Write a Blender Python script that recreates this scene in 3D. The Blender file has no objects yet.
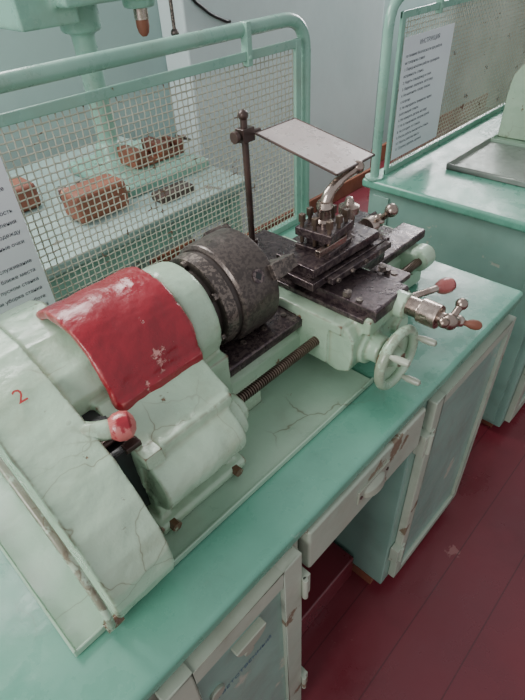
import bpy, bmesh, math, random
from mathutils import Vector, Matrix
random.seed(4)
S=bpy.context.scene
LIFT=0.8
# ---------------------------------------------------------------- materials
def lin(c):
    return tuple(((v/255)/12.92 if v/255<=.04045 else ((v/255+.055)/1.055)**2.4) for v in c)+(1,)
def paint(name,c1,c2,chip=(110,80,60),chip_amt=.0,crack=0.0,crack_scale=9,rough=.35,bump=.25,nscale=5,lump=30,metal=0,coat=.3,crackcol=(104,82,60),stain=0,stain_crease_col=(120,95,70),edge=0,edgecol=(110,80,60),trans=0):
    m=bpy.data.materials.new(name); m.use_nodes=True
    nt=m.node_tree; N=nt.nodes; L=nt.links; N.clear()
    out=N.new('ShaderNodeOutputMaterial'); b=N.new('ShaderNodeBsdfPrincipled'); L.new(b.outputs[0],out.inputs[0])
    tc=N.new('ShaderNodeTexCoord')
    def noise(sc,det=5,ro=.5):
        n=N.new('ShaderNodeTexNoise'); n.inputs['Scale'].default_value=sc; n.inputs['Detail'].default_value=det; n.inputs['Roughness'].default_value=ro
        L.new(tc.outputs['Object'],n.inputs['Vector']); return n.outputs[0]
    def ramp(src,a,bb,lo=0,hi=1):
        r=N.new('ShaderNodeMapRange'); r.inputs[1].default_value=a; r.inputs[2].default_value=bb; r.inputs[3].default_value=lo; r.inputs[4].default_value=hi
        L.new(src,r.inputs[0]); return r.outputs[0]
    def mul(a,bb):
        mu=N.new('ShaderNodeMath'); mu.operation='MULTIPLY'; L.new(a,mu.inputs[0]); L.new(bb,mu.inputs[1]); return mu.outputs[0]
    def mix(f,col,c):
        m2=N.new('ShaderNodeMix'); m2.data_type='RGBA'; m2.inputs[7].default_value=lin(c)
        L.new(f,m2.inputs[0]); L.new(col,m2.inputs[6]); return m2.outputs[2]
    n1=noise(nscale)
    mx=N.new('ShaderNodeMix'); mx.data_type='RGBA'; mx.inputs[6].default_value=lin(c1); mx.inputs[7].default_value=lin(c2)
    L.new(ramp(n1,.35,.65),mx.inputs[0]); col=mx.outputs[2]
    height=noise(lump,6)
    if stain>0:
        col=mix(mul(ramp(noise(nscale*1.7,7,.62),.50,.72,0,stain),ramp(noise(nscale*9,6,.6),.3,.7,.3,1)),col,stain_crease_col)
    if chip_amt>0:
        th=.70-chip_amt*.25
        cm=ramp(noise(lump*.55,8,.65),th,th+.02)
        col=mix(cm,col,chip)
        sb=N.new('ShaderNodeMath'); sb.operation='SUBTRACT'; L.new(height,sb.inputs[0]); L.new(ramp(cm,0,1,0,.25),sb.inputs[1]); height=sb.outputs[0]
    if edge>0:
        ge=N.new('ShaderNodeNewGeometry')
        e=mul(ramp(ge.outputs['Pointiness'],.525,.57,0,1),ramp(noise(lump*1.2,7,.65),.53-.1*edge,.58-.1*edge,0,1))
        col=mix(e,col,edgecol)
        crease=ramp(ge.outputs['Pointiness'],.495,.44,0,.75)  # concave creases mixed towards the darker tone
        col=mix(crease,col,stain_crease_col)
    if crack>0:
        nd=N.new('ShaderNodeTexNoise'); nd.inputs['Scale'].default_value=7; nd.inputs['Detail'].default_value=4
        L.new(tc.outputs['Object'],nd.inputs['Vector'])
        vs=N.new('ShaderNodeVectorMath'); vs.operation='SCALE'; vs.inputs['Scale'].default_value=.16
        L.new(nd.outputs['Color'],vs.inputs[0])
        va=N.new('ShaderNodeVectorMath'); va.operation='ADD'; L.new(tc.outputs['Object'],va.inputs[0]); L.new(vs.outputs[0],va.inputs[1])
        v=N.new('ShaderNodeTexVoronoi'); v.feature='DISTANCE_TO_EDGE'; v.inputs['Scale'].default_value=crack_scale
        L.new(va.outputs[0],v.inputs['Vector'])
        msk=ramp(noise(4.3,2),.50,.60,0,crack)
        col=mix(mul(ramp(v.outputs['Distance'],0,.03,.22,0),msk),col,stain_crease_col)
        col=mix(mul(ramp(v.outputs['Distance'],0,.0075,1,0),msk),col,crackcol)
    L.new(col,b.inputs['Base Color'])
    bp=N.new('ShaderNodeBump'); bp.inputs['Strength'].default_value=bump; bp.inputs['Distance'].default_value=.006
    L.new(height,bp.inputs['Height']); L.new(bp.outputs[0],b.inputs['Normal'])
    L.new(ramp(noise(nscale*4,6,.6),.3,.7,max(.05,rough-.12),rough+.18),b.inputs['Roughness'])
    b.inputs['Metallic'].default_value=metal
    b.inputs['Coat Weight'].default_value=coat; b.inputs['Coat Roughness'].default_value=.15
    if trans: b.inputs['Transmission Weight'].default_value=trans
    return m
PALE=paint('pale_green_enamel',(166,194,168),(186,209,184),chip=(126,98,72),chip_amt=.19,crack=.6,crack_scale=8,rough=.3,bump=.6,lump=26,stain=.5,stain_crease_col=(140,134,104),edge=1,edgecol=(104,74,54),coat=.4)
PALET=paint('pale_tray_paint',(150,182,160),(168,196,173),chip=(136,114,90),chip_amt=.14,crack=.6,crack_scale=4,rough=.35,bump=.3,lump=22,stain=.4,stain_crease_col=(128,128,104),coat=.3)
TOP=paint('bench_green_paint',(94,154,133),(110,170,148),chip=(138,184,165),chip_amt=.18,crack=.2,crack_scale=4,rough=.28,bump=.35,lump=12,stain=.5,stain_crease_col=(82,120,102))
GTUBE=paint('guard_green_paint',(118,160,144),(136,176,159),chip=(110,104,78),chip_amt=.14,rough=.3,bump=.25,stain=.3)
CAB=paint('cabinet_green_paint',(120,156,144),(136,170,157),chip=(172,180,164),chip_amt=.3,crack=.2,crack_scale=5,rough=.4,bump=.35,lump=10,stain=.4,stain_crease_col=(108,118,102))
TBL=paint('grey_green_table_paint',(128,150,147),(144,164,158),chip=(110,96,84),chip_amt=.3,rough=.4,bump=.35,lump=10,stain=.5,stain_crease_col=(104,108,100))
CABW=paint('worn_cream_paint',(174,182,166),(154,170,154),chip=(122,108,88),chip_amt=.4,rough=.5,bump=.4,lump=13,stain=.5,stain_crease_col=(126,122,102))
RED=paint('red_enamel',(138,20,36),(156,30,46),chip=(200,138,132),chip_amt=.17,rough=.32,bump=.7,lump=26,coat=.3,stain=.5,stain_crease_col=(106,18,28),edge=1,edgecol=(198,120,114))
WIRE=paint('wire_cream',(176,178,162),(148,148,130),chip=(96,70,50),chip_amt=.3,rough=.5,bump=.1)
DARK=paint('worn_cast_steel',(82,74,71),(74,66,63),chip=(96,86,80),chip_amt=.08,rough=.38,bump=.15,metal=.6,lump=120,nscale=12,coat=.15,stain=.25,stain_crease_col=(62,52,48),edge=.6,edgecol=(130,118,110))
DARKP=paint('oily_steel',(78,65,69),(64,53,57),chip=(98,86,86),chip_amt=.06,rough=.30,bump=.15,metal=.6,lump=90,nscale=14,coat=.25,stain=.3,stain_crease_col=(56,44,42),edge=.5,edgecol=(120,106,102))
CHROME=paint('worn_chrome',(190,176,166),(150,132,122),rough=.24,bump=.1,metal=1,lump=50,nscale=20,coat=0,stain=.4,stain_crease_col=(110,84,66))
TRAYM=paint('dull_sheet_steel',(168,174,168),(146,152,146),chip=(110,100,90),chip_amt=.12,rough=.38,bump=.1,metal=.45,nscale=12,coat=0,stain=.3,stain_crease_col=(116,108,96))
SCREW=paint('brown_screw',(124,108,94),(92,78,68),rough=.38,bump=.1,metal=.75,nscale=20,stain=.4,stain_crease_col=(80,58,46))
ROD=paint('dark_rusty_rod',(88,68,62),(66,52,48),rough=.42,bump=.15,metal=.5,nscale=20,stain=.4,stain_crease_col=(90,56,42))
RUST=paint('rusty_brown',(142,88,64),(108,64,52),chip=(170,124,98),chip_amt=.15,rough=.6,bump=.4,coat=0)
WALL=paint('pale_wall_paint',(196,210,210),(206,218,218),rough=.6,bump=.4,lump=9,nscale=1.5,coat=0,stain=.2,stain_crease_col=(178,192,194))
WALL2=paint('teal_wall_paint',(146,170,167),(156,180,175),rough=.55,bump=.3,lump=9,nscale=1.5,coat=0,stain=.3,stain_crease_col=(126,152,149))
PLATE=paint('shield_plate_paint',(218,208,204),(204,190,186),chip=(150,126,118),chip_amt=.1,rough=.3,bump=.15,nscale=12,stain=.4,stain_crease_col=(166,142,134),trans=.35)
PAPER=paint('paper',(218,221,226),(210,214,219),rough=.6,bump=.05,coat=0)
INK=paint('ink',(60,62,74),(70,72,84),rough=.7,bump=0,coat=0)
REDINK=paint('red_marking',(176,50,50),(156,40,40),rough=.5,bump=.1)
BLUEINK=paint('blue_marking',(80,110,130),(90,120,140),rough=.6,bump=0)
RUBBER_SHADE=paint('black_rubber_and_shade',(22,22,24),(30,30,32),rough=.5,bump=.05)  # cable rubber, also the painted dark of the slot and key holes
HANDW=paint('worn_ivory_handle',(164,172,154),(142,148,134),rough=.35,bump=.1,chip=(110,90,72),chip_amt=.3)
def floor_mat():
    m=paint('red_floor_boards',(100,32,43),(118,42,53),chip=(142,88,88),chip_amt=.14,rough=.3,bump=.35,lump=9,nscale=2,coat=.35,stain=.5,stain_crease_col=(76,26,34))
    nt=m.node_tree;N=nt.nodes;L=nt.links
    b=[n for n in N if n.type=='BSDF_PRINCIPLED'][0]; tc=[n for n in N if n.type=='TEX_COORD'][0]
    sx=N.new('ShaderNodeSeparateXYZ'); L.new(tc.outputs['Object'],sx.inputs[0])
    d=N.new('ShaderNodeMath'); d.operation='DIVIDE'; d.inputs[1].default_value=.145; L.new(sx.outputs[1],d.inputs[0])
    f=N.new('ShaderNodeMath'); f.operation='FRACT'; L.new(d.outputs[0],f.inputs[0])
    g=N.new('ShaderNodeMath'); g.operation='LESS_THAN'; g.inputs[1].default_value=.022; L.new(f.outputs[0],g.inputs[0])
    g2=N.new('ShaderNodeMath'); g2.operation='MULTIPLY'; g2.inputs[1].default_value=.6; L.new(g.outputs[0],g2.inputs[0])
    src=b.inputs['Base Color'].links[0].from_socket
    mx=N.new('ShaderNodeMix'); mx.data_type='RGBA'; mx.inputs[7].default_value=lin((56,14,22))
    L.new(g2.outputs[0],mx.inputs[0]); L.new(src,mx.inputs[6]); L.new(mx.outputs[2],b.inputs['Base Color'])
    return m
FLOOR=floor_mat()
# ---------------------------------------------------------------- mesh helpers
def group(name):
    e=bpy.data.objects.new(name,None); S.collection.objects.link(e); e.empty_display_size=.05; return e
def newbm(): return bmesh.new()
def finish(bm,name,mat,parent=None,bevel=0,seg=3,remesh=0,smooth=0,wn=True,angle=38,flat=False):
    bmesh.ops.remove_doubles(bm,verts=bm.verts,dist=1e-6)
    bmesh.ops.recalc_face_normals(bm,faces=bm.faces)
    if bevel>0:
        es=[e for e in bm.edges if len(e.link_faces)==2 and e.calc_face_angle(0)>math.radians(38)]
        try: bmesh.ops.bevel(bm,geom=es,offset=bevel,segments=seg,profile=.5,affect='EDGES',clamp_overlap=True)
        except Exception: pass
    me=bpy.data.meshes.new(name); bm.to_mesh(me); bm.free()
    if not flat:
        for p in me.polygons: p.use_smooth=True
        if not remesh: me.set_sharp_from_angle(angle=math.radians(angle))
    me.materials.append(mat)
    o=bpy.data.objects.new(name,me); S.collection.objects.link(o)
    if parent: o.parent=parent
    if remesh:
        r=o.modifiers.new('r','REMESH'); r.mode='VOXEL'; r.voxel_size=remesh; r.use_smooth_shade=True
        if smooth:
            s=o.modifiers.new('s','SMOOTH'); s.iterations=smooth; s.factor=.6
    elif wn and not flat:
        w=o.modifiers.new('w','WEIGHTED_NORMAL'); w.keep_sharp=True
    return o
def lumpy(o,strength,scale):
    t=bpy.data.textures.new('lump','CLOUDS'); t.noise_scale=scale; t.noise_depth=2
    d=o.modifiers.new('d','DISPLACE'); d.texture=t; d.strength=strength; d.mid_level=.5; d.texture_coords='LOCAL'
def bbox(bm,x0,x1,y0,y1,z0,z1,M=None):
    r=bmesh.ops.create_cube(bm,size=1)['verts']
    T=Matrix.Translation(((x0+x1)/2,(y0+y1)/2,(z0+z1)/2))@Matrix.Diagonal((x1-x0,y1-y0,z1-z0,1))
    if M: T=M@T
    bmesh.ops.transform(bm,matrix=T,verts=r)
def frame(d):
    d=Vector(d).normalized(); up=Vector((0,0,1)) if abs(d.z)<.9 else Vector((1,0,0))
    a=d.cross(up).normalized(); b=d.cross(a).normalized(); return a,b
def rev(bm,p0,d,prof,seg=40):
    p0=Vector(p0); d=Vector(d).normalized(); a,b=frame(d); rings=[]
    for s,r in prof:
        if r<=1e-6: rings.append([bm.verts.new(p0+d*s)])
        else: rings.append([bm.verts.new(p0+d*s+(a*math.cos(2*math.pi*i/seg)+b*math.sin(2*math.pi*i/seg))*r) for i in range(seg)])
    for k in range(len(rings)-1):
        A,B=rings[k],rings[k+1]
        for i in range(seg):
            j=(i+1)%seg
            if len(A)==1 and len(B)==1: continue
            if len(A)==1: bm.faces.new((A[0],B[i],B[j]))
            elif len(B)==1: bm.faces.new((A[i],A[j],B[0]))
            else: bm.faces.new((A[i],A[j],B[j],B[i]))
    if len(rings[0])>1: bm.faces.new(rings[0])
    if len(rings[-1])>1: bm.faces.new(list(reversed(rings[-1])))
def cyl(bm,p0,p1,r0,r1=None,seg=32,ch=0):
    p0=Vector(p0);p1=Vector(p1); Ln=(p1-p0).length; r1=r0 if r1 is None else r1
    if ch: rev(bm,p0,p1-p0,[(0,r0-ch),(ch*.3,r0-ch*.3),(ch,r0),(Ln-ch,r1),(Ln-ch*.3,r1-ch*.3),(Ln,r1-ch)],seg)
    else: rev(bm,p0,p1-p0,[(0,r0),(Ln,r1)],seg)
def sph(bm,c,r,sc=(1,1,1),seg=24):
    v=bmesh.ops.create_uvsphere(bm,u_segments=seg,v_segments=seg//2,radius=r)['verts']
    bmesh.ops.transform(bm,matrix=Matrix.Translation(c)@Matrix.Diagonal((*sc,1)),verts=v)
def prismX(bm,pts,x0,x1):
    A=[bm.verts.new((x0,y,z)) for y,z in pts]; B=[bm.verts.new((x1,y,z)) for y,z in pts]; n=len(pts)
    bm.faces.new(A); bm.faces.new(list(reversed(B)))
    for i in range(n): bm.faces.new((A[i],B[i],B[(i+1)%n],A[(i+1)%n]))
def sweep(bm,pts,r,seg=12,closed=False):
    pts=[Vector(p) for p in pts]; n=len(pts); rings=[]; a=None
    for i,p in enumerate(pts):
        if closed: t=(pts[(i+1)%n]-pts[i-1]).normalized()
        elif i==0: t=(pts[1]-p).normalized()
        elif i==n-1: t=(p-pts[-2]).normalized()
        else: t=((pts[i+1]-p).normalized()+(p-pts[i-1]).normalized()).normalized()
        if a is None: a,_=frame(t)
        a=(a-t*a.dot(t)).normalized(); b=t.cross(a)
        rr=r[i] if isinstance(r,(list,tuple)) else r
        rings.append([bm.verts.new(p+(a*math.cos(2*math.pi*k/seg)+b*math.sin(2*math.pi*k/seg))*rr) for k in range(seg)])
    m=n if closed else n-1
    for i in range(m):
        A,B=rings[i],rings[(i+1)%n]
        for k in range(seg):
            j=(k+1)%seg; bm.faces.new((A[k],A[j],B[j],B[k]))
    if not closed: bm.faces.new(list(reversed(rings[0]))); bm.faces.new(rings[-1])
def fillet(pts,R,n=8):
    pts=[Vector(p) for p in pts]; out=[pts[0]]
    for i in range(1,len(pts)-1):
        p=pts[i]; a=(pts[i-1]-p).normalized(); b=(pts[i+1]-p).normalized()
        A=p+a*R; B=p+b*R
        for k in range(n+1):
            t=k/n; out.append(A*(1-t)**2+p*2*t*(1-t)+B*t*t)
    out.append(pts[-1]); return out
def smoothpath(pts,n=6):
    P=[Vector(p) for p in pts]; P=[P[0]]+P+[P[-1]]; out=[]
    for i in range(1,len(P)-2):
        for k in range(n):
            t=k/n; p0,p1,p2,p3=P[i-1:i+3]
            out.append(.5*((2*p1)+(p2-p0)*t+(2*p0-5*p1+4*p2-p3)*t*t+(-p0+3*p1-3*p2+p3)*t**3))
    out.append(P[-2]); return out
def text(body,loc,size,mat,parent,rot=(math.pi/2,0,0),align='LEFT',name='lettering'):
    c=bpy.data.curves.new(name,'FONT'); c.body=body; c.size=size; c.align_x=align; c.extrude=.0001; c.resolution_u=2
    c.materials.append(mat); o=bpy.data.objects.new(name,c); S.collection.objects.link(o)
    o.location=loc; o.rotation_euler=rot; o.parent=parent; return o

# ---------------------------------------------------------------- room
bm=newbm(); bbox(bm,-2.5,5.2,-2.0,2.2,-.9,-.8); finish(bm,'floor',FLOOR,flat=True)
bm=newbm(); bbox(bm,-2.5,5.2,2.1,2.2,-.8,2.2); finish(bm,'wall_back',WALL2,flat=True)
bm=newbm(); bbox(bm,1.55,3.05,1.93,2.1,-.8,2.2); wp=finish(bm,'wall_pilaster',WALL,bevel=.012)
bm=newbm(); bbox(bm,5.2,5.3,-2.0,2.2,-.8,2.2); finish(bm,'wall_right',WALL2,flat=True)
bm=newbm(); bbox(bm,-2.5,1.55,2.075,2.1,-.8,-.68); bbox(bm,3.05,5.2,2.075,2.1,-.8,-.68); bbox(bm,1.55,3.05,1.91,1.93,-.8,-.70); finish(bm,'baseboard_back',RUST,bevel=.004)

# ---------------------------------------------------------------- workbench
def workbench(x0,x1,y0=.244,y1=.9,name='workbench'):
    g=group(name)
    bm=newbm(); bbox(bm,x0,x1,y0,y1,-.03,0); finish(bm,'bench_top',TOP,g,bevel=.009)
    return g
wb=workbench(-.45,1.06)
YF=.256
def panel_door(g,x0,x1,z0,z1,y,fr=.045,mat_f=CABW,mat_p=CAB,nm='door'):
    bm=newbm()
    bbox(bm,x0,x0+fr,y-.02,y,z0,z1); bbox(bm,x1-fr,x1,y-.02,y,z0,z1)
    bbox(bm,x0+fr,x1-fr,y-.02,y,z1-fr,z1); bbox(bm,x0+fr,x1-fr,y-.02,y,z0,z0+fr)
    finish(bm,nm+'_frame',mat_f,g,bevel=.003)
    bm=newbm(); bbox(bm,x0+fr-.003,x1-fr+.003,y-.012,y-.004,z0+fr-.003,z1-fr+.003); finish(bm,nm+'_panel',mat_p,g,bevel=.002)
bm=newbm(); bbox(bm,-.42,.30,YF,.88,-.76,-.03); finish(bm,'left_cabinet',CABW,wb,bevel=.004)
bm=newbm(); bbox(bm,.645,1.04,YF,.88,-.76,-.03); finish(bm,'right_cabinet',CAB,wb,bevel=.004)
bm=newbm(); bbox(bm,-.42,.30,YF+.03,.86,-.8,-.76); bbox(bm,.645,1.04,YF+.03,.86,-.8,-.76); finish(bm,'plinth',RUST,wb)
bm=newbm(); bbox(bm,.30,.645,.80,.83,-.8,-.03); finish(bm,'knee_back_panel',CAB,wb)
bm=newbm(); bbox(bm,.31,.635,.34,.60,-.8,-.70); finish(bm,'foot_board',FLOOR,wb,bevel=.006)
bm=newbm(); bbox(bm,.30,.645,.27,.80,-.16,-.145); finish(bm,'drawer_bottom',CABW,wb)
bm=newbm(); bbox(bm,.306,.64,YF-.016,YF+.01,-.14,-.034); finish(bm,'drawer_front',CABW,wb,bevel=.005)
bm=newbm()
n=12; xs=.475; rings=[]
for i in range(n+1):
    a=math.pi*i/n; cx=xs-math.cos(a)*.03; h=math.sin(a)
    rings.append([bm.verts.new((cx,YF-.016,-.082+.010*h+.002)),bm.verts.new((cx,YF-.016-.012*h-.001,-.084+.006*h)),bm.verts.new((cx,YF-.016-.015*h-.001,-.094)),bm.verts.new((cx,YF-.016,-.094))])
for A,B in zip(rings,rings[1:]):
    for k in range(4): bm.faces.new((A[k],A[(k+1)%4],B[(k+1)%4],B[k]))
bm.faces.new(rings[0]); bm.faces.new(list(reversed(rings[-1])))
bbox(bm,xs-.045,xs+.045,YF-.019,YF-.015,-.100,-.066)
finish(bm,'drawer_handle',HANDW,wb,bevel=.001)
bm=newbm()
for xx in (xs-.039,xs+.039): cyl(bm,(xx,YF-.018,-.083),(xx,YF-.0205,-.083),.0035,seg=12)
finish(bm,'handle_screws',ROD,wb)
panel_door(wb,.03,.285,-.74,-.05,YF,fr=.042,nm='left_door')
panel_door(wb,-.40,.02,-.74,-.05,YF,fr=.05,nm='far_left_door')
panel_door(wb,.675,1.03,-.74,-.05,YF,fr=.028,nm='right_door')
bm=newbm()
pr=[(math.cos(a)*.03,math.sin(a)*.03) for a in [math.pi+math.pi*i/14 for i in range(15)]]
A=[bm.verts.new((.168+x,YF-.026,-.12+z*.9)) for x,z in pr]; B=[bm.verts.new((.168+x,YF-.010,-.12+z*.9)) for x,z in pr]
bm.faces.new(A); bm.faces.new(list(reversed(B)))
for i in range(15): bm.faces.new((A[i],B[i],B[(i+1)%15],A[(i+1)%15]))
cyl(bm,(.10,YF-.010,-.20),(.10,YF-.018,-.20),.013,seg=20)
cyl(bm,(.168,YF-.010,-.185),(.168,YF-.016,-.185),.010,seg=20)
finish(bm,'door_pull',HANDW,wb,bevel=.002)
text('ОТВЕТСТВЕННЫЙ',(.086,YF-.0125,-.235),.0145,BLUEINK,wb,name='stencil')
bm=newbm()
for z in (-.16,-.60):
    bbox(bm,.284,.30,YF-.024,YF-.001,z-.03,z+.03); cyl(bm,(.287,YF-.024,z-.03),(.287,YF-.024,z+.03),.005,seg=12)
    bbox(bm,.655,.69,YF-.023,YF-.001,z-.03,z+.03); cyl(bm,(.673,YF-.024,z-.03),(.673,YF-.024,z+.03),.005,seg=12)
finish(bm,'hinges',CABW,wb,bevel=.001)

wb2=workbench(1.375,3.6,name='workbench.001')
bm=newbm(); bbox(bm,1.395,3.58,YF,.88,-.76,-.03); finish(bm,'cabinet_body',CAB,wb2,bevel=.006)
bm=newbm(); bbox(bm,1.42,3.55,YF+.03,.86,-.8,-.76); finish(bm,'plinth',RUST,wb2)
panel_door(wb2,1.42,1.9,-.74,-.05,YF,nm='door_a'); panel_door(wb2,1.92,2.4,-.74,-.05,YF,nm='door_b')
bm=newbm(); bbox(bm,1.388,1.396,.28,.33,-.74,-.05); bbox(bm,1.388,1.396,.80,.86,-.74,-.05); finish(bm,'side_stiles',CAB,wb2,bevel=.002)

# ---------------------------------------------------------------- mesh guards
def guard(x0,x1,y,name,xm0,xm1,clips):
    g=group(name)
    bm=newbm()
    P=[(x0,y,0),(x0,y,.485),(x1,y,.485),(x1,y,0)]
    sweep(bm,fillet(P,.075,10),.0142,seg=16)
    cyl(bm,(x0,y,0),(x0,y,.006),.03,seg=20); cyl(bm,(x1,y,0),(x1,y,.006),.03,seg=20)
    finish(bm,'tube_frame',GTUBE,g)
    bm=newbm(); zt=.448; w=.018
    bbox(bm,xm0,xm1,y-.016,y-.008,zt-w,zt); bbox(bm,xm0,xm1,y-.016,y-.008,.0,.0+w)
    bbox(bm,xm0,xm0+w,y-.017,y-.007,.0,zt); bbox(bm,xm1-w,xm1,y-.017,y-.007,.0,zt)
    finish(bm,'flat_frame',GTUBE,g,bevel=.002)
    bm=newbm()
    for xx in clips:
        bbox(bm,xx-.007,xx+.007,y-.020,y+.0,zt-.028,.500)
        rev(bm,(xx,y-.019,zt-.012),(0,-1,0),[(0,.006),(.003,.005),(.005,0)],12)
    finish(bm,'clips',GTUBE,g,bevel=.003)
    bm=newbm(); p=.0132; ym=y-.006; amp=.0012
    nx=int((xm1-xm0-2*w)/p); nz=int((zt-2*w)/p)
    def thin(pts,r,ax):
        rings=[]
        for q in pts:
            q=Vector(q)
            o=((r,0,0),(0,r,0),(-r,0,0),(0,-r,0)) if ax=='z' else ((0,r,0),(0,0,r),(0,-r,0),(0,0,-r))
            rings.append([bm.verts.new(q+Vector(k)) for k in o])
        for A,B in zip(rings,rings[1:]):
            for k in range(4): bm.faces.new((A[k],A[(k+1)%4],B[(k+1)%4],B[k]))
    for i in range(nx+2):
        x=xm0+w*.5+i*p
        if x>xm1-w*.4: break
        thin([(x,ym+amp*(1 if (i+j)%2 else -1),w*.5+j*p) for j in range(nz+2)],.00145,'z')
    for j in range(nz+2):
        z=w*.5+j*p
        if z>zt-w*.4: break
        thin([(xm0+w*.5+i*p,ym-amp*(1 if (i+j)%2 else -1),z) for i in range(nx+2)],.00145,'x')
    finish(bm,'woven_wire',WIRE,g,wn=False,angle=80)
    return g
g1=guard(-.30,1.045,.868,'mesh_guard',-.27,1.012,(-.1,.845))
g2=guard(1.40,3.3,.868,'mesh_guard.001',1.44,3.27,(1.65,2.4,3.1))
pa=group('instruction_sheet')
bm=newbm(); bbox(bm,.06,.285,.8445,.8455,.10,.405); finish(bm,'sheet',PAPER,pa,flat=True)
rows=["ИНСТРУКЦИЯ","по технике безопасности","при работе на станке","","1. Проверить исправность","станка и заземления","2. Надеть спецодежду","и защитные очки","","и обслуживание","не ближе места","перед пуском станка","или уборка станка","при работе","в мастерской"]
for i,r in enumerate(rows):
    text(r,(.272,.8442,.382-i*.0185),.0100,INK,pa,align='RIGHT')
pb=group('instruction_sheet.001')
bm=newbm(); bbox(bm,1.452,1.74,.8445,.8455,.045,.385); finish(bm,'sheet',PAPER,pb,flat=True)
text("ИНСТРУКЦИЯ",(1.596,.8442,.357),.017,INK,pb,align='CENTER')
L2=["по технике безопасности при работе","на токарном станке","1. Перед началом работы проверить","исправность станка.","2. Надеть спецодежду и очки.","3. Надежно закрепить заготовку.","4. Не наклонять голову близко","к патрону.","5. Не передавать предметы через","работающий станок.","6. Не измерять деталь на ходу.","7. Не останавливать патрон рукой.","8. Не отходить от станка.","9. После работы выключить станок.","10. Убрать рабочее место.","11. Стружку удалять щеткой."]
for i,r in enumerate(L2): text(r,(1.468,.8442,.333-i*.0175),.0115,INK,pb)

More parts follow.
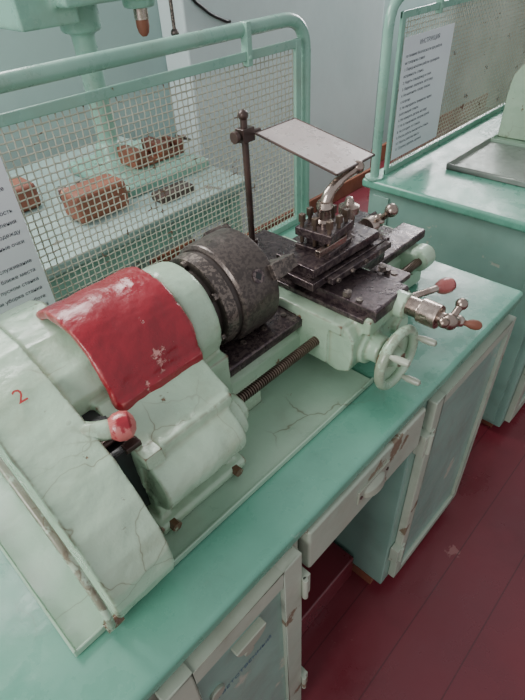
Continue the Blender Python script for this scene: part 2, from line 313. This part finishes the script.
# ---------------------------------------------------------------- lathe
def build_lathe(name):
    g=group(name)
    AY,AZ=.548,.192
    bm=newbm()
    bbox(bm,-.01,.60,.335,.72,.002,.006)
    bbox(bm,-.012,.60,.332,.336,.002,.013); bbox(bm,-.012,.60,.719,.723,.002,.016); bbox(bm,-.013,-.009,.332,.723,.002,.016)
    finish(bm,'chip_tray',PALET,g,bevel=.0015)
    bm=newbm()
    cov=[(.335,.008),(.320,.022),(.312,.05),(.311,.085),(.322,.122),(.346,.158),(.385,.19),(.44,.222),(.50,.25),(.56,.266),(.64,.268),(.69,.25),(.715,.21),(.722,.14),(.72,.008)]
    prismX(bm,cov,.045,.130)
    cov2=[(.47,.008),(.475,.16),(.475,.215),(.50,.24),(.56,.258),(.64,.26),(.69,.24),(.71,.2),(.71,.008)]
    prismX(bm,cov2,.12,.20)
    body=[(.425,.008),(.425,.06),(.405,.075),(.390,.148),(.396,.160),(.44,.184),(.462,.20),(.64,.20),(.66,.15),(.67,.008)]
    prismX(bm,body,.156,.316)
    prismX(bm,[(.374,.006),(.370,.022),(.374,.028),(.40,.033),(.45,.033),(.45,.006)],.150,.312)
    bbox(bm,.16,.175,.385,.45,.02,.08); bbox(bm,.285,.30,.385,.45,.02,.08)
    cyl(bm,(.162,.392,.102),(.300,.392,.102),.043,seg=32,ch=.003)
    cyl(bm,(.29,.400,.100),(.322,.400,.100),.034,seg=32,ch=.003)
    cyl(bm,(.31,.404,.100),(.338,.404,.100),.023,seg=28,ch=.003)
    cyl(bm,(.33,.425,.085),(.352,.425,.085),.017,seg=24)
    bbox(bm,.158,.185,.375,.41,.145,.168)
    bbox(bm,.157,.31,.382,.40,.144,.162)
    cyl(bm,(.19,AY,AZ),(.372,AY,AZ),.078,seg=48,ch=.004)
    cyl(bm,(.322,AY,AZ),(.375,AY,AZ),.087,.083,seg=48,ch=.008)
    bbox(bm,.30,.37,.455,.64,.008,.15)
    o=finish(bm,'headstock_casting',PALE,g,remesh=.0028,smooth=2); lumpy(o,.004,.045)
    bm=newbm()
    pts=[(.335,.012),(.317,.03),(.308,.06),(.307,.09),(.319,.126),(.344,.163),(.384,.196),(.44,.228),(.50,.256),(.56,.273),(.64,.276)]
    sweep(bm,smoothpath([(.034,y,z) for y,z in pts],4),.0045,seg=10)
    cyl(bm,(.028,.325,.018),(.050,.325,.018),.007,seg=16)
    finish(bm,'cover_rim',PALE,g)
    bm=newbm(); bbox(bm,.126,.160,.402,.472,.05,.172); bbox(bm,.128,.160,.44,.474,.17,.192); finish(bm,'recess_shade_block',RUBBER_SHADE,g)  # solid black boxes fill the slot, its deep shade put into colour
    bm=newbm(); bbox(bm,.150,.172,.398,.412,.168,.176); cyl(bm,(.128,.425,.178),(.16,.425,.178),.005,seg=12); finish(bm,'shift_fork',ROD,g,bevel=.0015)
    bm=newbm(); pr=[]
    for i in range(25):
        a=math.radians(190-i*(190+4)/24); r=.101
        pr.append((AY+math.cos(a)*r*.98,AZ-.004+math.sin(a)*r))
    inner=[(AY+(y-AY)*.88,AZ+(z-AZ)*.88-.002) for y,z in reversed(pr)]
    prismX(bm,pr+inner,.176,.318)
    bbox(bm,.182,.316,.444,.47,.165,.20)
    o=finish(bm,'red_hood',RED,g,remesh=.003,smooth=3); lumpy(o,.006,.04)
    bm=newbm(); sph(bm,(.205,.443,.18),.005); sph(bm,(.30,.442,.18),.005); finish(bm,'hood_rivets',RED,g)
    bm=newbm()
    sweep(bm,smoothpath([(.112,.455,.208),(.128,.43,.205),(.15,.418,.201)]),.0125,seg=16); sph(bm,(.114,.452,.206),.020)
    finish(bm,'shift_lever',PALE,g)
    bm=newbm(); rev(bm,(.146,.421,.2),(.8,-.45,.05),[(0,.006),(.003,.013),(.01,.0175),(.018,.0185),(.027,.016),(.032,.009),(.034,0)],24); finish(bm,'shift_knob',RED,g)
    bm=newbm()
    cyl(bm,(.29,.376,.02),(.29,.364,.02),.008,seg=6); cyl(bm,(.17,.376,.02),(.17,.364,.02),.008,seg=6)
    finish(bm,'foot_bolts',PALE,g)
    text('2',(.084,.486,.2482),.026,REDINK,g,rot=(math.radians(28),0,0),name='red_marking')
    bm=newbm(); rev(bm,(.37,AY,AZ),(1,0,0),[(0,.066),(.018,.066),(.020,.078),(.040,.080),(.042,.078),(.058,.078)],48)
    for k in range(6):
        a=math.radians(25+60*k); c=Vector((.382,AY+math.cos(a)*.071,AZ+math.sin(a)*.071)); cyl(bm,c,c+Vector((.008,0,0)),.006,seg=6)
    finish(bm,'backplate',DARK,g,angle=30)
    bm=newbm()
    rev(bm,(.420,AY,AZ),(1,0,0),[(0,.06),(0,.0805),(.003,.085),(.007,.087),(.071,.0875),(.075,.0865),(.078,.083),(.080,.078),(.080,.030),(.065,.028),(.065,0)],72)
    finish(bm,'chuck_body',DARK,g,angle=28)
    bm=newbm()
    for k in range(3):
        M=Matrix.Translation((.50,AY,AZ))@Matrix.Rotation(math.radians(62+120*k),4,'X')
        bbox(bm,-.014,.010,-.013,.013,.022,.097,M); bbox(bm,.008,.025,-.012,.012,.045,.097,M); bbox(bm,.023,.040,-.011,.011,.066,.095,M)
    finish(bm,'chuck_jaws',DARK,g,bevel=.0015)
    bm=newbm()
    for k in range(3):
        a=math.radians(28+120*k); d=Vector((0,math.cos(a),math.sin(a)))
        c=Vector((.462,AY,AZ))+d*.0862; cyl(bm,c,c+d*.0026,.011,seg=24)
    finish(bm,'key_sockets',DARKP,g)
    bm=newbm()
    for k in range(3):
        a=math.radians(28+120*k); d=Vector((0,math.cos(a),math.sin(a)))
        c=Vector((.462,AY,AZ))+d*.0886; cyl(bm,c,c+d*.0008,.007,seg=4)
    finish(bm,'key_socket_hole_shade',RUBBER_SHADE,g)  # raised black squares, the dark inside the key holes is painted
    bm=newbm()
    prismX(bm,[(.470,.03),(.462,.045),(.462,.080),(.472,.086),(.472,.093),(.464,.097),(.464,.106),(.645,.106),(.65,.03)],.34,.955)
    bbox(bm,.80,.95,.44,.66,.004,.05); bbox(bm,.34,.43,.45,.66,.006,.05)
    o=finish(bm,'bed_casting',PALE,g,remesh=.0032,smooth=2); lumpy(o,.002,.04)
    bm=newbm()
    prismX(bm,[(.456,.102),(.456,.117),(.460,.120),(.512,.120),(.516,.116),(.516,.102)],.362,.965)
    prismX(bm,[(.575,.102),(.575,.116),(.586,.127),(.598,.116),(.646,.116),(.648,.102)],.362,.965)
    bbox(bm,.362,.95,.50,.59,.095,.106)
    finish(bm,'bed_ways',DARKP,g,bevel=.001)
    bm=newbm()
    for i in range(3): cyl(bm,(.43+i*.05,.486,.120),(.43+i*.05,.486,.1225),.0055,seg=14)
    finish(bm,'way_screws',DARK,g)
    bm=newbm()
    cyl(bm,(.89,.43,.085),(.93,.43,.085),.026,seg=28,ch=.004); bbox(bm,.885,.935,.43,.48,.05,.10)
    cyl(bm,(.93,.43,.085),(.945,.43,.085),.016,seg=24,ch=.003)
    finish(bm,'screw_bracket',PALE,g,remesh=.003,smooth=4)
    bm=newbm(); prof=[]; s=0
    while s<.56:
        prof+=[(s,.0064),(s+.0012,.0064),(s+.0018,.0090),(s+.0036,.0090)]; s+=.0048
    rev(bm,(.345,.425,.085),(1,0,0),prof,20); finish(bm,'lead_screw',SCREW,g,angle=20,wn=False)
    bm=newbm()
    bbox(bm,.545,.725,.372,.66,.120,.140)
    prismX(bm,[(.358,.045),(.352,.07),(.352,.112),(.366,.134),(.46,.134),(.46,.04),(.38,.035)],.552,.722)
    cyl(bm,(.605,.36,.078),(.605,.322,.078),.026,seg=28,ch=.003)
    cyl(bm,(.605,.36,.078),(.605,.345,.078),.036,seg=28,ch=.003)
    bbox(bm,.575,.70,.338,.38,.118,.148)
    cyl(bm,(.66,.345,.143),(.66,.318,.143),.023,seg=28)
    cyl(bm,(.695,.355,.072),(.695,.340,.072),.020,seg=20,ch=.002)
    bbox(bm,.545,.60,.40,.47,.045,.12)
    bbox(bm,.69,.76,.40,.455,.075,.118)
    o=finish(bm,'carriage_casting',PALE,g,remesh=.0026,smooth=2); lumpy(o,.003,.03)
    hc=Vector((.606,.298,.076)); bm=newbm()
    ring=[(hc.x+math.cos(t)*.052,hc.y,hc.z+math.sin(t)*.052) for t in [2*math.pi*i/48 for i in range(48)]]
    sweep(bm,ring,.0088,seg=14,closed=True)
    rev(bm,hc+Vector((0,.012,0)),(0,-1,0),[(0,.0),(0,.049),(.004,.051),(.006,.048),(.005,.02),(.018,.014),(.022,.013),(.023,0)],48)
    cyl(bm,hc+Vector((0,.03,0)),hc,.012,seg=20)
    finish(bm,'handwheel',PALE,g,angle=50)
    bm=newbm(); rev(bm,hc+Vector((0,-.010,0)),(0,-1,0),[(0,.007),(.003,.007),(.005,.004),(.006,0)],16); finish(bm,'handwheel_nut',SCREW,g)
    bm=newbm()
    for ang in (22,-72,140):
        a=math.radians(ang); c=hc+Vector((math.cos(a)*.052,-.006,math.sin(a)*.052))
        rev(bm,c,(0.1,-1,0),[(0,.004),(.006,.0045),(.012,.0062),(.026,.0066),(.034,.0055),(.037,0)],16)
    finish(bm,'handwheel_grips',HANDW,g)
    bm=newbm()
    prismX(bm,[(.335,.142),(.335,.162),(.338,.165),(.675,.165),(.68,.160),(.68,.142)],.585,.685)
    bbox(bm,.572,.698,.35,.67,.140,.150)
    bbox(bm,.69,.80,.455,.475,.12,.140); bbox(bm,.70,.80,.58,.64,.12,.136)
    bbox(bm,.545,.60,.57,.66,.142,.168)
    bbox(bm,.695,.745,.365,.43,.140,.150)
    finish(bm,'cross_slide',DARKP,g,bevel=.0018)
    bm=newbm()
    R=Matrix.Translation((.65,.485,0))@Matrix.Rotation(math.radians(-2),4,'Z')
    cyl(bm,(.65,.485,.165),(.65,.485,.176),.052,seg=40,ch=.002)
    bbox(bm,-.095,.125,-.048,.048,.176,.190,R)
    bbox(bm,-.085,.115,-.032,.032,.19,.196,R); bbox(bm,-.088,.095,-.043,.043,.196,.212,R)
    bbox(bm,-.06,.11,-.062,-.05,.178,.190,R)
    finish(bm,'compound_slide',DARKP,g,bevel=.0018)
    bm=newbm()
    for i in range(4): cyl(bm,(.60+i*.04,.424,.184),(.60+i*.04,.419,.184),.004,seg=8)
    for xx in (.595,.70):
        cyl(bm,(xx,.40,.165),(xx,.40,.174),.008,seg=6); cyl(bm,(xx,.375,.165),(xx,.375,.169),.006,seg=14)
    cyl(bm,(.72,.40,.150),(.72,.40,.158),.007,seg=6)
    finish(bm,'gib_screws',DARK,g)
    bm=newbm()
    R=Matrix.Translation((.640,.487,0))@Matrix.Rotation(math.radians(6),4,'Z')
    bbox(bm,-.036,.036,-.036,.036,.212,.221,R); bbox(bm,-.022,.022,-.022,.022,.221,.237,R); bbox(bm,-.036,.036,-.036,.036,.237,.252,R)
    finish(bm,'tool_post',DARKP,g,bevel=.0015)
    bm=newbm()
    for dx,dy in ((-.027,-.027),(0,-.029),(.027,-.027),(.029,0),(.027,.027),(0,.029),(-.027,.027),(-.029,0)):
        v=R@Vector((dx,dy,0)); cyl(bm,(v.x,v.y,.222),(v.x,v.y,.262),.0036,seg=12)
        bbox(bm,-.0045,.0045,-.0045,.0045,.260,.274,Matrix.Translation((v.x,v.y,0)))
    finish(bm,'clamp_bolts',SCREW,g,bevel=.0006)
    bm=newbm()
    rev(bm,(.640,.487,.252),(0,0,1),[(0,.015),(.006,.015),(.010,.011),(.026,.011),(.030,.014),(.040,.012),(.044,0)],24)
    sweep(bm,smoothpath([(.640,.487,.285),(.650,.485,.305),(.672,.480,.320),(.700,.470,.333)]),[.010]*6+[.009]*6+[.0075]*7,seg=14)
    sph(bm,(.703,.469,.334),.011)
    finish(bm,'clamp_lever',CHROME,g)
    bm=newbm(); bbox(bm,.585,.66,.452,.462,.221,.233); finish(bm,'tool_bit',CHROME,g,bevel=.001)
    bm=newbm()
    cyl(bm,(.765,.482,.196),(.785,.481,.196),.018,seg=32,ch=.002); cyl(bm,(.785,.481,.196),(.80,.481,.196),.010,seg=24)
    sweep(bm,[(.805,.50,.18),(.805,.481,.196),(.805,.455,.222)],.0065,seg=14); sph(bm,(.805,.455,.224),.013); sph(bm,(.805,.502,.178),.010); sph(bm,(.805,.481,.196),.013)
    rev(bm,(.73,.50,.212),(0,0,1),[(0,.012),(.02,.012),(.024,.019),(.036,.019),(.040,.01),(.052,.006),(.054,0)],20)
    finish(bm,'compound_crank',CHROME,g)
    bm=newbm()
    cyl(bm,(.66,.335,.147),(.66,.296,.147),.0165,seg=32,ch=.002); cyl(bm,(.66,.296,.147),(.66,.262,.147),.021,seg=36,ch=.002)
    cyl(bm,(.66,.262,.147),(.66,.244,.147),.011,seg=24)
    sph(bm,(.66,.245,.147),.014)
    sweep(bm,[(.638,.245,.158),(.66,.245,.147),(.697,.243,.128)],.006,seg=12); sph(bm,(.636,.245,.159),.009); sph(bm,(.698,.243,.127),.010)
    sweep(bm,[(.66,.245,.147),(.688,.243,.165)],.006,seg=12); sph(bm,(.69,.243,.166),.010)
    finish(bm,'cross_crank',CHROME,g)
    bm=newbm(); rev(bm,(.698,.238,.127),(0.45,-.85,-.1),[(0,.004),(.006,.005),(.016,.0085),(.024,.0085),(.030,.006),(.033,0)],18); finish(bm,'crank_grip',RUST,g)
    bm=newbm(); cyl(bm,(.735,.375,.09),(.82,.34,.09),.007,seg=16); cyl(bm,(.72,.38,.09),(.75,.368,.09),.014,seg=20,ch=.002); finish(bm,'feed_lever',CHROME,g)
    bm=newbm(); rev(bm,(.815,.342,.09),(.92,-.38,0),[(0,.006),(.004,.011),(.014,.0155),(.028,.016),(.038,.012),(.042,0)],24); finish(bm,'feed_knob',RED,g)
    bm=newbm()
    cyl(bm,(.626,.652,.15),(.624,.652,.405),.0062,seg=16)
    cyl(bm,(.626,.652,.145),(.626,.652,.175),.011,seg=20,ch=.002)
    bbox(bm,.612,.640,.642,.662,.362,.385); cyl(bm,(.60,.652,.374),(.66,.650,.372),.005,seg=12)
    sph(bm,(.624,.652,.405),.009); cyl(bm,(.606,.652,.374),(.598,.652,.374),.010,seg=16)
    finish(bm,'shield_rod',ROD,g,bevel=.001)
    bm=newbm()
    q=[Vector((.642,.642,.371)),Vector((.745,.642,.371)),Vector((.745,.466,.341)),Vector((.642,.466,.339))]
    up=Vector((0,.0004,.0025))
    A=[bm.verts.new(v) for v in q]; B=[bm.verts.new(v+up) for v in q]
    bm.faces.new(A); bm.faces.new(list(reversed(B)))
    for i in range(4): bm.faces.new((A[i],B[i],B[(i+1)%4],A[(i+1)%4]))
    finish(bm,'chip_shield',PLATE,g,bevel=.0006,seg=1)
    bm=newbm()
    for i in range(4): sweep(bm,[q[i]+up*.5,q[(i+1)%4]+up*.5],.0021,seg=8)
    finish(bm,'shield_edge',ROD,g)
    return g
lathe=build_lathe('metal_lathe')
def dup(root,name,off):
    e=group(name); e.location=off
    for c in list(root.children):
        if c.name.startswith(('red_marking','chip_shield','shield')): continue
        d=c.copy(); d.parent=e; S.collection.objects.link(d)
    return e
l2=dup(lathe,'metal_lathe.001',(1.93,.0,0))
bm=newbm(); bbox(bm,1.60,1.915,.335,.72,.002,.006); bbox(bm,1.597,1.915,.332,.336,.002,.02); bbox(bm,1.597,1.601,.332,.723,.002,.02); bbox(bm,1.597,1.915,.719,.723,.002,.02)
ct=group('metal_tray'); finish(bm,'tray_sheet',TRAYM,ct,bevel=.001)

# ---------------------------------------------------------------- rear table, drill press, blocks
tb=group('work_table')
bm=newbm(); bbox(bm,-.6,1.16,1.195,1.98,-.035,0); finish(bm,'table_top',TBL,tb,bevel=.008)
bm=newbm()
for x in (-.55,1.08):
    for y in (1.22,1.9): bbox(bm,x,x+.05,y,y+.05,-.8,-.035)
bbox(bm,-.5,1.1,1.23,1.25,-.12,-.035)
finish(bm,'table_frame',CAB,tb,bevel=.003)
dp=group('drill_press')
bm=newbm()
bbox(bm,.80,1.14,1.38,1.76,.0,.035); bbox(bm,.84,1.06,1.42,1.62,.035,.045)
cyl(bm,(.93,1.66,.03),(.93,1.66,.09),.058,.045,seg=32)
cyl(bm,(.93,1.66,.03),(.93,1.66,.75),.036,seg=32)
cyl(bm,(.93,1.66,.42),(.93,1.66,.56),.062,seg=32,ch=.008)
bbox(bm,.80,1.10,1.48,1.70,.50,.66)
cyl(bm,(1.08,1.55,.47),(1.08,1.55,.66),.05,seg=32,ch=.008)
bbox(bm,.70,.88,1.56,1.72,.455,.62)
finish(bm,'drill_casting',GTUBE,dp,remesh=.006,smooth=5)
bm=newbm(); cyl(bm,(1.08,1.55,.44),(1.08,1.55,.48),.022,seg=24); finish(bm,'quill',CHROME,dp)
bm=newbm(); rev(bm,(1.08,1.55,.395),(0,0,1),[(0,.008),(.010,.016),(.026,.020),(.048,.020),(.05,.015)],24); finish(bm,'drill_chuck',RUST,dp)
bm=newbm(); cyl(bm,(1.12,1.55,.53),(1.17,1.50,.53),.012,seg=16)
for a in (30,150,270):
    c=Vector((1.165,1.505,.53)); d=Vector((.5*math.cos(math.radians(a)),.5*math.cos(math.radians(a)),math.sin(math.radians(a)))).normalized()
    cyl(bm,c,c+d*.13,.006,seg=12); sph(bm,c+d*.135,.013)
finish(bm,'feed_handles',DARK,dp)
bm=newbm(); bbox(bm,.60,.775,1.33,1.43,.0,.09); finish(bm,'rusty_steel_block',RUST,None,bevel=.018)
bm=newbm(); bbox(bm,.46,.60,1.56,1.67,.0,.08); finish(bm,'rusty_steel_block.001',RUST,None,bevel=.016)
mv=group('machine_vise')
bm=newbm(); bbox(bm,.90,1.10,1.46,1.56,.046,.066); bbox(bm,.90,.94,1.455,1.565,.066,.10); bbox(bm,1.0,1.04,1.455,1.565,.066,.10); bbox(bm,1.085,1.10,1.455,1.565,.066,.09)
cyl(bm,(.98,1.51,.078),(1.15,1.51,.078),.009,seg=16); finish(bm,'vise_body',RUST,mv,bevel=.003)
bm=newbm(); cyl(bm,(1.14,1.47,.078),(1.14,1.55,.078),.005,seg=12); finish(bm,'vise_bar',DARK,mv)
pf=group('pipe_fitting')
bm=newbm(); cyl(bm,(.66,1.56,.022),(.76,1.50,.022),.016,seg=20); cyl(bm,(.66,1.56,.022),(.68,1.548,.022),.022,seg=20,ch=.002); cyl(bm,(.745,1.509,.022),(.76,1.50,.022),.022,seg=20,ch=.002); cyl(bm,(.71,1.53,.022),(.735,1.565,.022),.014,seg=20); finish(bm,'tee',ROD,pf)
wbk=group('wood_block')
bm=newbm(); bbox(bm,.84,.97,1.26,1.32,0,.026,None); finish(bm,'block',ROD,wbk,bevel=.006)
bm=newbm(); sweep(bm,smoothpath([(1.575,1.9225,1.2),(1.565,1.9225,.8),(1.58,1.9225,.48),(1.66,1.9225,.385),(1.76,1.9225,.335),(1.80,1.9225,.325)]),.0068,seg=10)
finish(bm,'power_cable',RUBBER_SHADE,wp)

# ---------------------------------------------------------------- lights, world, camera
w=bpy.data.worlds.new('World'); S.world=w; w.use_nodes=True
bg=w.node_tree.nodes['Background']; bg.inputs[0].default_value=(.95,.965,1,1); bg.inputs[1].default_value=.62
def area(n,loc,target,sx,sy,e,col):
    l=bpy.data.lights.new(n,'AREA'); l.shape='RECTANGLE'; l.size=sx; l.size_y=sy; l.energy=e; l.color=col
    o=bpy.data.objects.new(n,l); S.collection.objects.link(o); o.location=loc
    o.rotation_euler=(Vector(target)-Vector(loc)).to_track_quat('-Z','Y').to_euler(); return o
area('window_light',(.3,2.0,1.35),(.3,.3,-.1),1.3,1.1,80,(1,.99,.97))
area('window_light_far',(3.9,1.95,1.2),(1.3,.4,-.1),1.3,1.3,110,(.99,.99,1))
area('fill_light_left',(-2.2,.2,1.2),(.2,.5,0),1.2,1.2,56,(1,.98,.95))  # added fill for the camera-facing sides, no window known on this side
cam=bpy.data.cameras.new('camera'); co=bpy.data.objects.new('camera',cam); S.collection.objects.link(co)
X=Vector((.6867,-.7253,-.0483)).normalized(); F=Vector((.5327,.5473,-.6455)).normalized(); X=(X-F*X.dot(F)).normalized(); U=X.cross(F)
M=Matrix((( X.x,U.x,-F.x,0),(X.y,U.y,-F.y,0),(X.z,U.z,-F.z,.65),(0,0,0,1)))
co.matrix_world=M; cam.sensor_width=36; cam.lens=505/700*36; cam.clip_start=.02
S.camera=co
bpy.context.view_layer.update()
for o in list(S.objects):
    if o.parent is None: o.location.z+=LIFT
